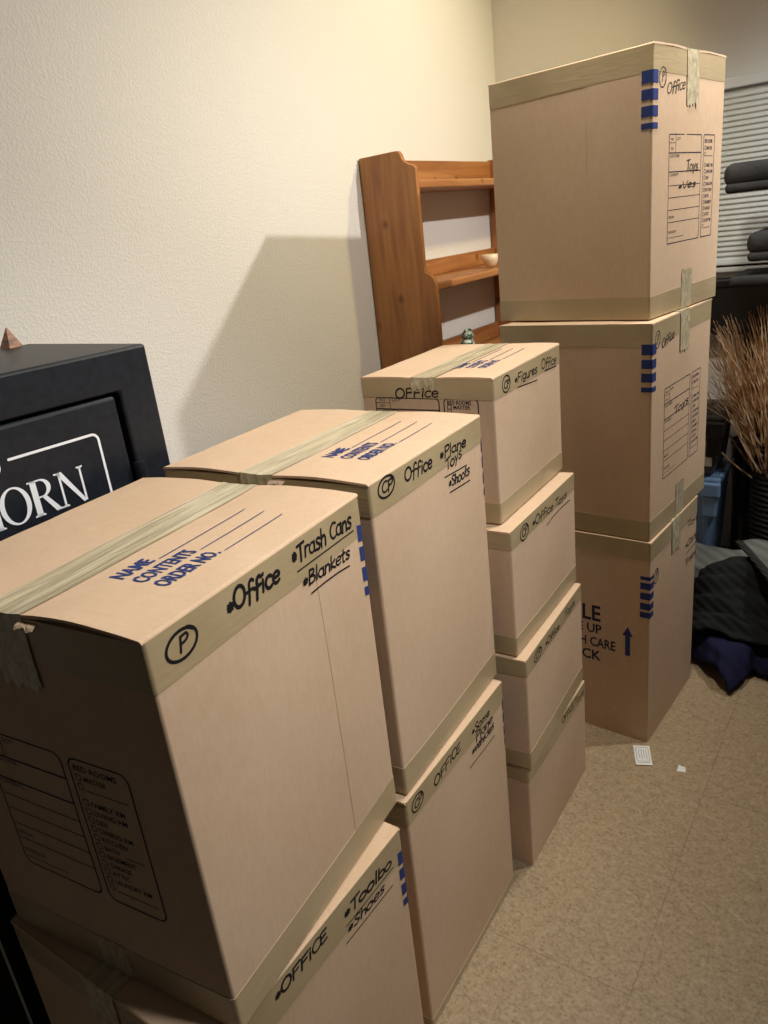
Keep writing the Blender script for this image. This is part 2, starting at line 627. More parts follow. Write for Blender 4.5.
class Carton:
    """local frame: slit along y, printed panel on -y ('front'), long handwriting on +x ('right')"""

    def __init__(self, w, l, h, seed, bulge=0.003, lift=0.0):
        self.w, self.l, self.h = w, l, h
        self.r = random.Random(seed)
        self.bul = [bulge * self.r.uniform(0.4, 1.2) for _ in range(4)]
        self.lift_amp = lift
        self.seed = seed

    def side_len(self, i):
        return self.w if i % 2 == 0 else self.l

    def disp(self, i, s, t):
        s = min(max(s, 0), 1)
        t = min(max(t, 0), 1)
        return self.bul[i] * 4 * s * (1 - s) * (4 * t * (1 - t)) ** 0.8

    def frame(self, i):
        w, l = self.w / 2, self.l / 2
        return [((-w, -l), (1, 0), (0, -1)), ((w, -l), (0, 1), (1, 0)), ((w, l), (-1, 0), (0, 1)), ((-w, l), (0, -1), (-1, 0))][i]

    def pt(self, i, a, b, off):
        (ox, oy), (ux, uy), (nx, ny) = self.frame(i)
        d = self.disp(i, a / self.side_len(i), b / self.h) + off
        return (ox + ux * a + nx * d, oy + uy * a + ny * d, b)

    def ring(self, b, off, nseg=12):
        pts = []
        for i in range(4):
            L = self.side_len(i)
            for k in range(nseg + 1):
                a = RC + (L - 2 * RC) * k / nseg
                pts.append(self.pt(i, a, b, off))
            (ox, oy), (ux, uy), (nx, ny) = self.frame(i)
            ccx, ccy = ox + ux * (L - RC) - nx * RC, oy + uy * (L - RC) - ny * RC
            for k in range(1, 4):
                t = math.radians(22.5 * k)
                pts.append((ccx + (RC + off) * (nx * math.cos(t) + ux * math.sin(t)), ccy + (RC + off) * (ny * math.cos(t) + uy * math.sin(t)), b))
        return pts

    def body(self, parent):
        vs, fs = [], []
        top = self.h - 0.0046
        rows = 12
        m = 0
        for k in range(rows + 1):
            rg = self.ring(top * k / rows, 0.0)
            m = len(rg)
            vs += rg
        for k in range(rows):
            for j in range(m):
                q = (j + 1) % m
                fs.append((k * m + j, k * m + q, (k + 1) * m + q, (k + 1) * m + j))
        fs.append(tuple(reversed(range(m))))
        fs.append(tuple(range(rows * m, rows * m + m)))
        o = from_data('carton_body', vs, fs, G['card'], parent)
        return o

    def lift(self, u, y):
        """u 0 at the hinge, 1 at the slit"""
        e0 = math.exp(-(y + self.l / 2) / 0.07)
        e1 = math.exp(-(self.l / 2 - y) / 0.06) * 0.6
        return self.lift_amp * math.sin(math.pi * min(u * 1.05, 1)) * (e0 + e1)

    def topz(self, x, y):
        u = 1 - abs(x) / (self.w / 2)
        sag = 0.0015 * math.sin(3.0 * y / self.l + self.seed)
        return self.h + self.lift(u, y) + min(0.0, sag) * min(1, u * 4)

    def flap(self, side, parent):
        nx, ny = 16, 20
        w2 = self.w / 2
        us = [0.0015 + (w2 - RC - 0.0015) * k / nx for k in range(nx + 1)]
        ys = [-self.l / 2 - 0.0015 + (self.l + 0.003) * k / ny for k in range(ny + 1)]
        prof = [(u, 0.0) for u in us]
        for k in range(1, 5):
            t = math.radians(22.5 * k)
            prof.append((w2 - RC + RC * math.sin(t), -RC + RC * math.cos(t)))
        vs, fs = [], []
        n = len(prof)
        for y in ys:
            for u, dz in prof:
                wob = 0.0008 * noise.noise(Vector((u * 20, y * 20, self.seed * 3.1)))
                vs.append((side * u, y, self.topz(u, y) + dz + wob))
        for y in ys:
            for u, dz in prof:
                uu = min(u, w2 - 0.0002)
                vs.append((side * uu, y, self.topz(u, y) - 0.0043))
        K = len(ys) * n
        R_ = len(ys)
        for j in range(R_ - 1):
            for k in range(n - 1):
                a = j * n + k
                fs.append((a, a + 1, a + n + 1, a + n))
                fs.append((K + a, K + a + n, K + a + n + 1, K + a + 1))
        for j in range(R_ - 1):
            for k in (0, n - 1):
                a = j * n + k
                fs.append((a, a + n, K + a + n, K + a))
        for k in range(n - 1):
            for j in (0, R_ - 1):
                a = j * n + k
                fs.append((a, a + 1, K + a + 1, K + a))
        return fix_normals(from_data('flap', vs, fs, G['card'], parent))

    def band(self, b0, b1, parent, ragged=0.0):
        vs, fs = [], []
        rows = 4
        for k in range(rows + 1):
            b = b0 + (b1 - b0) * k / rows
            rg = self.ring(b, 0.0008)
            if (k == 0 and b0 > 0.1) or (k == rows and b0 < 0.1):
                rg = [(x, y, z + 0.0035 * noise.noise(Vector((x * 4 + self.seed, y * 4, 1.7 + b0)))) for x, y, z in rg]
            m = len(rg)
            vs += rg
        for k in range(rows):
            for j in range(m):
                q = (j + 1) % m
                fs.append((k * m + j, k * m + q, (k + 1) * m + q, (k + 1) * m + j))
        # thin rims so that the film has thickness
        for k in (0, rows):
            base = len(vs)
            b = b0 if k == 0 else b1
            inner = self.ring(b, -0.0005)
            vs += [(p[0], p[1], vs[k * m + j][2]) for j, p in enumerate(inner)]
            for j in range(m):
                q = (j + 1) % m
                f = (k * m + j, k * m + q, base + q, base + j)
                fs.append(tuple(reversed(f)) if k == 0 else f)
        return from_data('edge_tape', vs, fs, G['tape'], parent)

    def center_tape(self, parent, tail=0.085, half=0.036, name='seam_tape', tail_back=0.07):
        vs, fs = [], []
        l2 = self.l / 2
        path = []   # (kind, value)
        nb = 4
        for k in range(nb):
            path.append(('b', tail_back * (1 - k / nb)))
        ny = 44
        for k in range(ny + 1):
            path.append(('t', l2 + 0.002 - (self.l + 0.004) * k / ny))
        nd = 7
        for k in range(1, nd + 1):
            path.append(('f', tail * k / nd))
        nx = 12
        for kind, val in path:
            for k in range(nx + 1):
                x = -half + 2 * half * k / nx
                jag = 0.008 * noise.noise(Vector((x * 90, self.seed * 1.3, 0.5))) + 0.004 * ((k * 7919) % 3 - 1)
                if kind == 't':
                    y = val
                    wr = 0.0011 * (1 + noise.noise(Vector((x * 110, y * 5, self.seed * 2.0))))
                    vs.append((x + 0.0015 * noise.noise(Vector((y * 9, 3, self.seed))), y, self.topz(x, y) + 0.0004 + wr))
                else:
                    i = 0 if kind == 'f' else 2
                    b = self.h - 0.003 - val * (1 + (jag / tail) * (val / tail))
                    aa = self.w / 2 + (x if i == 0 else -x)
                    wr = 0.0016 + 0.0010 * (1 + noise.noise(Vector((x * 80, b * 60, self.seed))))
                    vs.append(self.pt(i, aa, b, wr))
        n = nx + 1
        for j in range(len(path) - 1):
            for k in range(nx):
                a = j * n + k
                fs.append((a, a + n, a + n + 1, a + 1))
        o = fix_normals(from_data(name, vs, fs, G['tape_top'], parent, False))
        return o

    def bottom_tail(self, parent, height=0.10, half=0.034):
        vs, fs = [], []
        nx, nd = 12, 8
        for j in range(nd + 1):
            for k in range(nx + 1):
                x = -half + 2 * half * k / nx
                jag = 0.006 * noise.noise(Vector((x * 90, self.seed, 4.5))) + 0.003 * ((k * 7919) % 3 - 1)
                b = (height + jag) * j / nd
                vs.append(self.pt(0, self.w / 2 + x, b, 0.0014 + 0.0006 * noise.noise(Vector((x * 70, b * 50, self.seed)))))
        n = nx + 1
        for j in range(nd):
            for k in range(nx):
                a = j * n + k
                fs.append((a, a + 1, a + n + 1, a + n))
        return fix_normals(from_data('seam_tape', vs, fs, G['tape_top'], parent))

    def joint(self, i, a0, a1, parent):
        """glued overlap of the board running down one side"""
        vs, fs = [], []
        rows, cols = 12, 4
        lo, hi = 0.004, self.h - 0.006
        for off in (0.0005, -0.001):
            for r_ in range(rows + 1):
                for c_ in range(cols + 1):
                    vs.append(self.pt(i, a0 + (a1 - a0) * c_ / cols, lo + (hi - lo) * r_ / rows, off))
        n = cols + 1
        K = (rows + 1) * n
        for r_ in range(rows):
            for c_ in range(cols):
                a = r_ * n + c_
                fs.append((a, a + 1, a + n + 1, a + n))
            for c_ in (0, cols):
                a = r_ * n + c_
                fs.append((a, a + n, K + a + n, K + a))
        return fix_normals(from_data('board_joint', vs, fs, G['card'], parent))

    def marks(self, name, i, fl, mat, parent, off=0.0005):
        vs = [self.pt(i, a, b, off) for a, b in fl.v]
        return from_data(name, vs, fl.f, mat, parent)

    def top_marks(self, name, fl, mat, parent):
        """a runs along +y from the panel end, b runs from the right edge to the left (up)"""
        vs = []
        for a, b in fl.v:
            x, y = self.w / 2 - b, -self.l / 2 + a
            vs.append((x, y, self.topz(x, y) + 0.0010))
        return from_data(name, vs, fl.f, mat, parent)

    def stripes(self, corner, tops, bh, parent, mat, wid=0.027, skew=0.0):
        """bars wrapping the vertical edge after side `corner`"""
        vs, fs = [], []
        i, j = corner, (corner + 1) % 4
        L = self.side_len(i)
        for t, hgt in tops:
            k0 = len(vs)
            for b in (t - hgt, t):
                sk = 0.0
                vs.append(self.pt(i, L - wid, b + skew, 0.0012))
                vs.append(self.pt(i, L - RC, b + skew * 0.3, 0.0012))
                (ox, oy), (ux, uy), (nx, ny) = self.frame(i)
                cx, cy = ox + ux * (L - RC) - nx * RC, oy + uy * (L - RC) - ny * RC
                for q in (1, 2, 3):
                    tt = math.radians(22.5 * q)
                    rr = RC + 0.0012
                    vs.append((cx + rr * (nx * math.cos(tt) + ux * math.sin(tt)), cy + rr * (ny * math.cos(tt) + uy * math.sin(tt)), b))
                vs.append(self.pt(j, RC, b, 0.0012))
                vs.append(self.pt(j, .026, b + skew, 0.0012))
            for q in range(6):
                fs.append((k0 + q, k0 + q + 1, k0 + 7 + q + 1, k0 + 7 + q))
        return from_data('corner_stripes', vs, fs, mat, parent)


class Notes:
    """every written line, ring or underline is a piece of its own"""

    def __init__(self):
        self.pieces = []

    def begin(self, name='handwriting'):
        f = Flat()
        self.pieces.append((name, f))
        return f

    def line(self, *a):
        self.begin('underline').line(*a)

    def stroke(self, *a):
        self.begin('underline').stroke(*a)


def form(fl, a0, a1, am0, am1, top, bot, r=0.014):
    """printed contents form: big table on the left, room checklist on the right"""
    fl.frame(a0, bot, am0, top, 0.0024, r)
    fl.frame(am1, bot, a1, top, 0.0024, r)
    H = top - bot
    rows = [.165, .335, .46, .57, .685, .80]
    for k, q in enumerate(rows):
        y = top - H * q
        fl.line(a0 + (0.0 if k < 2 else 0.004), y, am0, y, 0.0026 if k < 2 else 0.0016)
    fl.line(a0 + .038, top, a0 + .038, top - H * .165, 0.0014)
    fl.line(a0, top - H * .075, a0 + .038, top - H * .075, 0.0012)
    fl.text('NO.', a0 + .010, top - H * .055, a0 + .028, top - H * .055, .0065)
    fl.text('OF', a0 + .010, top - H * .14, a0 + .024, top - H * .14, .0065)
    fl.text('LOT', a0 + .044, top - H * .05, a0 + .066, top - H * .05, .0065)
    fl.text('CUSTOMER', a0 + .006, top - H * .205, a0 + .060, top - H * .205, .0065)
    fl.text('CONTENTS', a0 + .006, top - H * .375, a0 + .056, top - H * .375, .0065)
    fl.text('FROM', a0 + .006, top - H * .765, a0 + .036, top - H * .765, .0065)
    fl.text('PACKED BY', a0 + .006, top - H * .905, a0 + .052, top - H * .905, .0065)
    fl.line(a0 + .006, top - H * .945, a0 + .095, top - H * .945, 0.0012)
    wd = a1 - am1
    x = am1 + .008
    fl.text('BED ROOMS', x, top - H * .075, am1 + wd * .80, top - H * .075, .0085, .012)

    def tick(y):
        fl.frame(x, y, x + .009, y + .009, .0013, .002)
    names = ['MASTER', None, '', 'FAMILY RM', 'LIVING RM', 'DEN', 'DINING RM', 'KITCHEN', 'BATH', 'BASEMENT', 'GARAGE', 'ATTIC', 'LAUNDRY RM', None]
    y = top - H * .14
    for nm in names:
        if nm == '':
            y -= H * .045
            continue
        tick(y)
        if nm is None:
            fl.line(x + .013, y, a1 - .010, y, .0014)
        else:
            wch = min(len(nm) * .0066, wd - .030)
            fl.text(nm, x + .014, y, x + .014 + wch, y, .0082, .008)
            if nm == 'BATH':
                fl.line(x + .05, y, a1 - .012, y, .0013)
        y -= H * .0605


def top_form(fl, lines, hgt, bold=0.03):
    """(text, a0, a1, line end, b)"""
    for t, a0, a1, le, b in lines:
        fl.text(t, a0, b, a1, b, hgt, bold)
        fl.line(a1 + .006, b, le, b, .0018)


BOXES = {   # near right corner x, y, yaw, size across, size deep, height, base
    'A1': (0.4974, -0.5493, -0.0000, 0.4561, 0.4527, 0.5954, 0.0000),
    'A2': (0.5062, -0.4955, 0.1017, 0.4561, 0.4523, 0.5907, 0.5954),
    'B1': (0.4726, -0.0374, 0.0221, 0.4508, 0.4198, 0.5913, 0.0000),
    'B2': (0.4652, -0.0209, 0.0562, 0.4506, 0.4254, 0.6027, 0.5913),
    'C1': (0.4870, 0.4456, 0.0157, 0.3340, 0.4083, 0.3098, 0.0000),
    'C2': (0.4958, 0.4435, 0.0495, 0.3328, 0.4112, 0.3065, 0.3098),
    'C3': (0.4716, 0.4495, 0.0295, 0.3305, 0.4130, 0.3111, 0.6163),
    'C4': (0.4364, 0.4793, 0.0362, 0.3269, 0.4004, 0.3245, 0.9274),
    'D1': (0.6056, 1.0440, -0.0756, 0.4570, 0.4133, 0.6740, 0.0000),
    'D2': (0.5998, 1.0501, -0.0879, 0.4400, 0.4700, 0.5965, 0.6740),
    'D3': (0.5792, 1.0961, -0.1517, 0.4556, 0.4474, 0.6190, 1.2704),
}


# ------------------------------------------------------------------ the room
XW, YB, ZC = -0.53, 2.60, 2.75


def build_room():
    # floor, ceiling, walls
    o = box_obj('floor', XW - .1, 4.2, -3.0, YB + .1, -0.06, 0.0, G['floor'])
    struct(o)
    o = box_obj('ceiling', XW - .1, 4.2, -3.0, YB + .1, ZC, ZC + .06, G['ceiling'])
    struct(o)
    o = box_obj('wall_left', XW - .1, XW, -3.0, YB, 0.0, ZC, G['wall'])
    struct(o)
    wx0, wx1, wz0, wz1 = 0.10, 1.45, 1.262, 1.955
    bm = bmesh.new()
    bm_box(bm, XW - .1, wx0, YB, YB + .1, 0, ZC)
    bm_box(bm, wx1, 4.2, YB, YB + .1, 0, ZC)
    bm_box(bm, wx0, wx1, YB, YB + .1, 0, wz0)
    bm_box(bm, wx0, wx1, YB, YB + .1, wz1, ZC)
    struct(from_bm('wall_back', bm, G['wall']))
    struct(box_obj('baseboard_left', XW, XW + .012, -3.0, YB, 0, .085, G['white'], bevel=.003))
    struct(box_obj('baseboard_back', XW + .012, 4.2, YB - .012, YB, 0, .085, G['white'], bevel=.003))
    # window
    w = bpy.data.objects.new('window_1', None)
    C.objects.link(w)
    struct(w)
    bm = bmesh.new()
    t = .04
    bm_box(bm, wx0, wx1, YB + .045, YB + .09, wz0, wz0 + t, .004)
    bm_box(bm, wx0, wx1, YB + .045, YB + .09, wz1 - t, wz1, .004)
    bm_box(bm, wx0, wx0 + t, YB + .045, YB + .09, wz0 + t, wz1 - t, .004)
    bm_box(bm, wx1 - t, wx1, YB + .045, YB + .09, wz0 + t, wz1 - t, .004)
    bm_box(bm, (wx0 + wx1) / 2 - .02, (wx0 + wx1) / 2 + .02, YB + .045, YB + .09, wz0 + t, wz1 - t, .004)
    from_bm('window_frame', bm, G['night'], w)
    box_obj('window_pane', wx0 + t, wx1 - t, YB + .062, YB + .068, wz0 + t, wz1 - t, G['glass'], w)
    box_obj('window_sill', wx0 - .03, wx1 + .03, YB - .03, YB + .045, wz0 - .02, wz0, G['white'], w, .004)


build_room()


def build_blind():
    t = thing('window_blind', 'white horizontal slat blind lowered over the window on the back wall', 'window blind', (0.77, YB, 1.262))
    x0, x1 = -0.66, 0.67
    bm = bmesh.new()
    bm_box(bm, x0, x1, -.046, -.002, .655, .69, .004)
    from_bm('headrail', bm, G['white'], t)
    bm = bmesh.new()
    n = 31
    for k in range(n):
        z = .035 + k * .020
        rows = [(-.0278, -.0128), (-.0268, -.0065), (-.0245, .0005), (-.0225, .0065), (-.0212, .0128)]
        va = []
        for y, dz in rows:
            va.append((bm.verts.new((x0, y, z + dz)), bm.verts.new((x1, y, z + dz))))
        for q in range(len(rows) - 1):
            bm.faces.new((va[q][0], va[q][1], va[q + 1][1], va[q + 1][0]))
    o = from_bm('slats', bm, G['blind'], t, True)
    s = o.modifiers.new('thickness', 'SOLIDIFY')
    s.thickness = .0007
    box_obj('bottom_rail', x0, x1, -.036, -.012, .008, .022, G['white'], t, .003)
    for k, x in enumerate((-.45, .0, .45)):
        box_obj('ladder_cord', x - .001, x + .001, -.040, -.038, .02, .66, G['white'], t)


build_blind()

# ------------------------------------------------------------------ the cartons
BAR4 = [(.574, .027), (.535, .023), (.500, .023), (.464, .013)]
INFO = {
    'A1': ('big moving box on the floor at the front, mostly hidden under the Trash Cans box', 'L'),
    'A2': ('nearest big moving box, top flaps taped, marked Office, Trash Cans and Blankets', 'L'),
    'B1': ('big moving box on the floor under the box marked Plane, Toys and Shoots', 'L'),
    'B2': ('big moving box in the second stack, marked Office, Plane, Toys and Shoots', 'L'),
    'C1': ('lowest of the four small boxes, on the floor in the third stack', 'S'),
    'C2': ('small moving box second from the floor in the stack of four', 'S'),
    'C3': ('small moving box directly under the top small box marked Figures', 'S'),
    'C4': ('top box of the four small ones, marked Office and Figures, taped over', 'S'),
    'D1': ('bottom box of the tall back stack, printed FRAGILE with an up arrow', 'L'),
    'D2': ('middle box of the tall back stack, blue bars on its corner', 'L'),
    'D3': ('topmost box of the tall back stack, its top above eye level', 'L'),
}


def build_box(key):
    x, y, yaw, w, l, h, z = BOXES[key]
    label, size = INFO[key]
    D = key[0] == 'D'
    c, s = math.cos(yaw), math.sin(yaw)
    cx = x + c * (-w / 2) - s * (l / 2)
    cy = y + s * (-w / 2) + c * (l / 2)
    t = thing('moving_box', label, 'cardboard box', (cx, cy, z), yaw + (math.pi / 2 if D else 0),
              {'A': 'big moving boxes', 'B': 'big moving boxes', 'C': 'small moving boxes', 'D': 'tall stack of moving boxes'}[key[0]])
    W, L = (l, w) if D else (w, l)
    seed = sum(ord(ch) for ch in key) % 17
    lift = {'A2': .0085, 'B2': .005, 'C4': .003, 'D3': .004}.get(key, 0.0)
    b = Carton(W, L, h - (0.0036 if lift == 0 else 0), seed, 0.003, lift)
    b.body(t)
    b.flap(1, t)
    b.flap(-1, t)
    big = size == 'L'
    tb = {'A': .066, 'B': .055, 'C': .046, 'D': .06}[key[0]]
    if D:
        tb = .06
    b.band(h - tb, h - .0035, t)
    if key not in ('C1', 'D1'):
        b.band(.001, .058 if key not in ('A1', 'B1', 'C2', 'C3', 'C4') else (.022 if key in ('A1', 'B1') else .048), t)
    top_box = lift > 0
    b.center_tape(t, tail={'D3': .12, 'D2': .105, 'A2': .10, 'D1': .10, 'C4': .022}.get(key, .075), half=.036 if big else .03)
    if key in ('A2', 'B2', 'D2', 'D3'):
        b.bottom_tail(t, .10 if D else .06)

    pr = Flat()
    # contents form on the panel end
    if key in ('D1', 'C1', 'C2', 'C3'):
        pass
    elif big:
        base = h - .198 if not D else h - .190
        form(pr, .092, W - .085 if not D else .385, .252 if not D else .292, .266 if not D else .308, base, base - (.237 if not D else .254), .014 if not D else .003)
    else:
        form(pr, .036, .291, .199, .211, h - .046, h - .20, .008)
    if pr.v:
        b.marks('printed_form', 0, pr, G['navy'], t)
    if not (D or key in ('A1', 'B1', 'C1', 'C2', 'C3')) or key == 'D3':
        tf = Flat()
        if big:
            top_form(tf, [('NAME', .108, .166, .355, .141), ('CONTENTS', .108, .206, .354, .104), ('ORDER NO.', .108, .212, .350, .068)], .024)
        else:
            top_form(tf, [('NAME', .10, .155, .33, .122), ('CONTENTS', .10, .185, .33, .092), ('ORDER NO.', .10, .19, .33, .062)], .02)
        b.top_marks('printed_form', tf, G['blue'], t)
    if big:
        o1 = h - .629
        if D:
            tops = [(q + o1, hh) for q, hh in BAR4] if key != 'D1' else [(.566, .011), (.546, .021), (.514, .021), (.481, .021), (.452, .018)]
            b.stripes(3, tops, 0, t, G['blue'])
            b.stripes(1, tops, 0, t, G['blue'])
        else:
            tops = [(h - .050, .027), (h - .086, .024), (h - .121, .024), (h - .155, .015)]
            b.stripes(1, tops, 0, t, G['blue'], .016 if key[0] == 'A' else .0055, 0.004)
    if key == 'A2':
        b.joint(1, .314, .448, t)
    if key in ('D3', 'D2'):
        b.joint(3, .287, b.side_len(3) - .006, t)

    if key in ('A2', 'B2'):
        a0 = W / 2 + .030
        tv = []
        for q in range(5):
            a = a0 + .030 * q / 4
            jag = .002 * ((q * 7) % 3)
            zz = h - .0065
            tv += [(a - W / 2, -L / 2 + .004, zz + .001), (a - W / 2, -L / 2 - .009 + jag, zz - .002), (a - W / 2, -L / 2 - .012 + jag, zz - .007 + jag)]
        tfc = []
        for q in range(4):
            k = 3 * q
            tfc += [(k, k + 1, k + 4, k + 3), (k + 1, k + 2, k + 5, k + 4)]
        tab = from_data('torn_tab', tv, tfc, G['card'], t)
        sm = tab.modifiers.new('thickness', 'SOLIDIFY')
        sm.thickness = .002

    hw = Notes()      # marker on the right-hand side (or the panel for the rear stack)
    if key == 'A2':
        ringed(hw, 'P', .050, .559, .024, .0165, .0042, 2)
        hand(hw, '*Office', .128, .553, .232, .548, .026, .0052, .1, 4)
        hand(hw, '*Trash Cans', .266, .556, .420, .548, .025, .0044, .1, 5)
        hw.line(.273, .543, .427, .541, .0024)
        hand(hw, '*Blankets', .281, .514, .404, .505, .020, .0036, .1, 6)
        hw.stroke([(.297, .499), (.33, .499), (.37, .497), (.402, .493)], .0026)
    elif key == 'B2':
        ringed(hw, 'CP', .049, .582, .025, .0165, .0040, 2)
        hand(hw, 'Office', .107, .570, .203, .564, .024, .0042, .1, 7)
        hand(hw, '*Plane', .238, .566, .346, .562, .021, .0042, .1, 8)
        hand(hw, 'Toys', .258, .540, .325, .546, .021, .0034, .1, 9)
        hw.line(.250, .530, .347, .523, .0024)
        hand(hw, '*Shoots', .264, .505, .354, .501, .020, .0032, .1, 10)
        hw.line(.265, .495, .356, .489, .0026)
    elif key == 'B1':
        ringed(hw, 'CP', .037, .562, .020, .016, .0034, 3)
        hand(hw, 'OFFiCE', .099, .546, .208, .556, .020, .0036, .1, 11)
        hand(hw, '*Some', .262, .552, .345, .548, .018, .0032, .1, 12)
        hand(hw, 'Plane', .276, .527, .357, .524, .020, .0032, .1, 13)
        hand(hw, '*Vehicles'.replace('V', 'v'), .256, .507, .362, .503, .019, .0032, .1, 14)
        hw.line(.241, .486, .366, .481, .0024)
    elif key == 'A1':
        ringed(hw, 'CP', .055, .560, .024, .0165, .0038, 3)
        hand(hw, '*OFFiCE', .122, .562, .238, .562, .020, .0042, .1, 15)
        hand(hw, '*Toolbo', .283, .554, .414, .543, .021, .0048, .1, 16)
        hw.line(.284, .539, .421, .535, .0022)
        hand(hw, '*Shoes', .286, .522, .386, .513, .017, .0034, .1, 17)
        hw.line(.278, .509, .414, .502, .0022)
    elif key == 'C4':
        ringed(hw, 'CP', .064, .298, .020, .017, .0032, 4)
        hand(hw, '*Figures', .108, .288, .238, .284, .020, .0034, .15, 18)
        hand(hw, 'Office', .270, .286, .368, .281, .022, .0032, .1, 19)
        hw.line(.124, .277, .240, .268, .0024)
        hw.line(.290, .279, .372, .274, .0030)
    elif key == 'C3':
        ringed(hw, 'CP', .073, .280, .023, .017, .0032, 5)
        hand(hw, '*Office Toys', .120, .272, .346, .264, .020, .0034, .1, 20)
        hw.stroke([(.207, .244), (.25, .250), (.31, .251), (.371, .248)], .0028)
    elif key == 'C2':
        ringed(hw, 'CP', .073, .279, .024, .014, .0030, 5)
        hand(hw, '*Office', .125, .270, .222, .266, .018, .0032, .1, 21)
        hand(hw, 'Toys', .266, .272, .345, .272, .018, .0034, .1, 22)
    elif key == 'C1':
        hand(hw, 'OFFiCE', .225, .284, .310, .280, .017, .0030, .1, 23)
        hand(hw, 'Toys', .318, .280, .392, .272, .017, .0030, .1, 24)
    for nm, fl in hw.pieces:
        b.marks(nm, 1, fl, G['marker'], t, .0011)
    pw = Notes()
    if key == 'C4':
        hand(pw, 'OFFicc'.replace('cc', 'ce'), .090, .278, .196, .283, .021, .0036, .1, 25)
    elif key == 'D3':
        ringed(pw, 'P', .050, .550, .017, .021, .0026, 2)
        hand(pw, 'Office', .074, .515, .176, .530, .024, .0030, .25, 26)
        hand(pw, 'Toys', .196, .345, .268, .345, .025, .0030, .1, 27)
        hand(pw, '*Vvcs'.replace('Vvcs', 'Ves'), .150, .302, .255, .306, .018, .0030, .1, 28)
    elif key == 'D2':
        ringed(pw, 'P', .034, .548, .016, .021, .0028, 2)
        hand(pw, 'Office', .064, .520, .152, .534, .022, .0032, .25, 29)
        hand(pw, 'Toys', .165, .318, .278, .326, .022, .0034, .1, 30)
    elif key == 'D1':
        ringed(pw, 'P', .045, .552, .016, .021, .0028, 2)
        hand(pw, 'Toys', .310, .600, .415, .590, .022, .0032, .1, 31)
        hand(pw, '*Cars', .300, .532, .405, .530, .022, .0030, .1, 32)
        pw.line(.300, .512, .410, .512, .0026)
        hand(pw, 'Trains', .300, .470, .410, .470, .022, .0030, .1, 33)
    for nm, fl in pw.pieces:
        b.marks(nm, 0, fl, G['marker'], t, .0011)
    if key == 'D1':
        fl = Flat()
        fl.text('FRAGILE', .085, .388, .311, .388, .050, .02)
        fl.text('THIS SIDE UP', .086, .345, .314, .345, .030, .02)
        fl.text('HANDLE WITH CARE', .043, .298, .357, .298, .031, .02)
        fl.text('DISH PACK', .090, .250, .311, .250, .033, .02)
        b.marks('printed_lettering', 3, fl, G['navy'], t)
        ar = Flat()
        ar.rect(.3865, .293, .4015, .362)
        ar.add([(.378, .360), (.410, .360), (.394, .391)], [(0, 1, 2)])
        b.marks('printed_arrow', 3, ar, G['blue'], t)
    return t


for key in BOXES:
    build_box(key)


# ------------------------------------------------------------------ the gun safe
SERIF = {}


def serif_glyph(ch):
    """polygons in cap height 1 units; returns (width, [polys])"""
    S, T = .175, .065   # thick and thin strokes

    def R(x0, y0, x1, y1):
        return [(x0, y0), (x1, y0), (x1, y1), (x0, y1)]

    def foot(x, wdt, y, up):
        s = 1 if up else -1
        return [(x - .07, y), (x + wdt + .07, y), (x + wdt + .07, y + s * .03), (x + wdt, y + s * .07), (x, y + s * .07), (x - .07, y + s * .03)]

    def ringp(cx, cy, rx, ry, a0, a1, tx, ty, n=22):
        ps = []
        for i in range(n):
            t0, t1 = [math.radians(a0 + (a1 - a0) * k / n) for k in (i, i + 1)]
            o0 = (cx + rx * math.cos(t0), cy + ry * math.sin(t0))
            o1 = (cx + rx * math.cos(t1), cy + ry * math.sin(t1))
            i0 = (cx + (rx - tx) * math.cos(t0), cy + (ry - ty) * math.sin(t0))
            i1 = (cx + (rx - tx) * math.cos(t1), cy + (ry - ty) * math.sin(t1))
            ps.append([i0, o0, o1, i1])
        return ps
    P = []
    if ch == 'I':
        P = [R(.10, 0, .10 + S, 1), foot(.10, S, 0, True), foot(.10, S, 1, False)]
        return .36, P
    if ch == 'H':
        P = [R(.08, 0, .08 + S, 1), R(.66, 0, .66 + S, 1), R(.2, .48, .7, .48 + T)]
        for x in (.08, .66):
            P += [foot(x, S, 0, True), foot(x, S, 1, False)]
        return .92, P
    if ch == 'N':
        P = [R(.12, 0, .12 + T, 1), R(.78, 0, .78 + T, 1), [(.06, 1), (.24, 1), (.825, 0), (.72, -.02)], foot(.12, T, 0, True), foot(.78, T, 1, False), [(0, 1), (.12, 1), (.12, .94), (0, .96)]]
        return .94, P
    if ch == 'O':
        P = ringp(.44, .5, .44, .52, 0, 360, .14, .05, 36)
        return .90, P
    if ch == 'G':
        P = ringp(.44, .5, .44, .52, 40, 330, .14, .05, 30) + [R(.68, .05, .68 + S, .45), foot(.66, S + .02, .45, False)]
        return .94, P
    if ch == 'R':
        P = [R(.10, 0, .10 + S, 1), foot(.10, S, 0, True), [(.03, 1), (.4, 1), (.4, .955), (.03, .955)]]
        P += ringp(.38, .745, .30, .255, -90, 90, .13, .045, 18) + [R(.2, .49, .40, .535), [(.36, .51), (.50, .51), (.86, .0), (.68, .0)], [(.66, 0), (.93, 0), (.93, .03), (.80, .07)]]
        return .88, P
    if ch == 'B':
        P = [R(.10, 0, .10 + S, 1), R(.03, .955, .4, 1), R(.03, 0, .4, .045), R(.2, .49, .42, .535)]
        P += ringp(.38, .755, .28, .245, -90, 90, .13, .045, 16) + ringp(.40, .265, .33, .265, -90, 90, .14, .045, 16)
        return .80, P


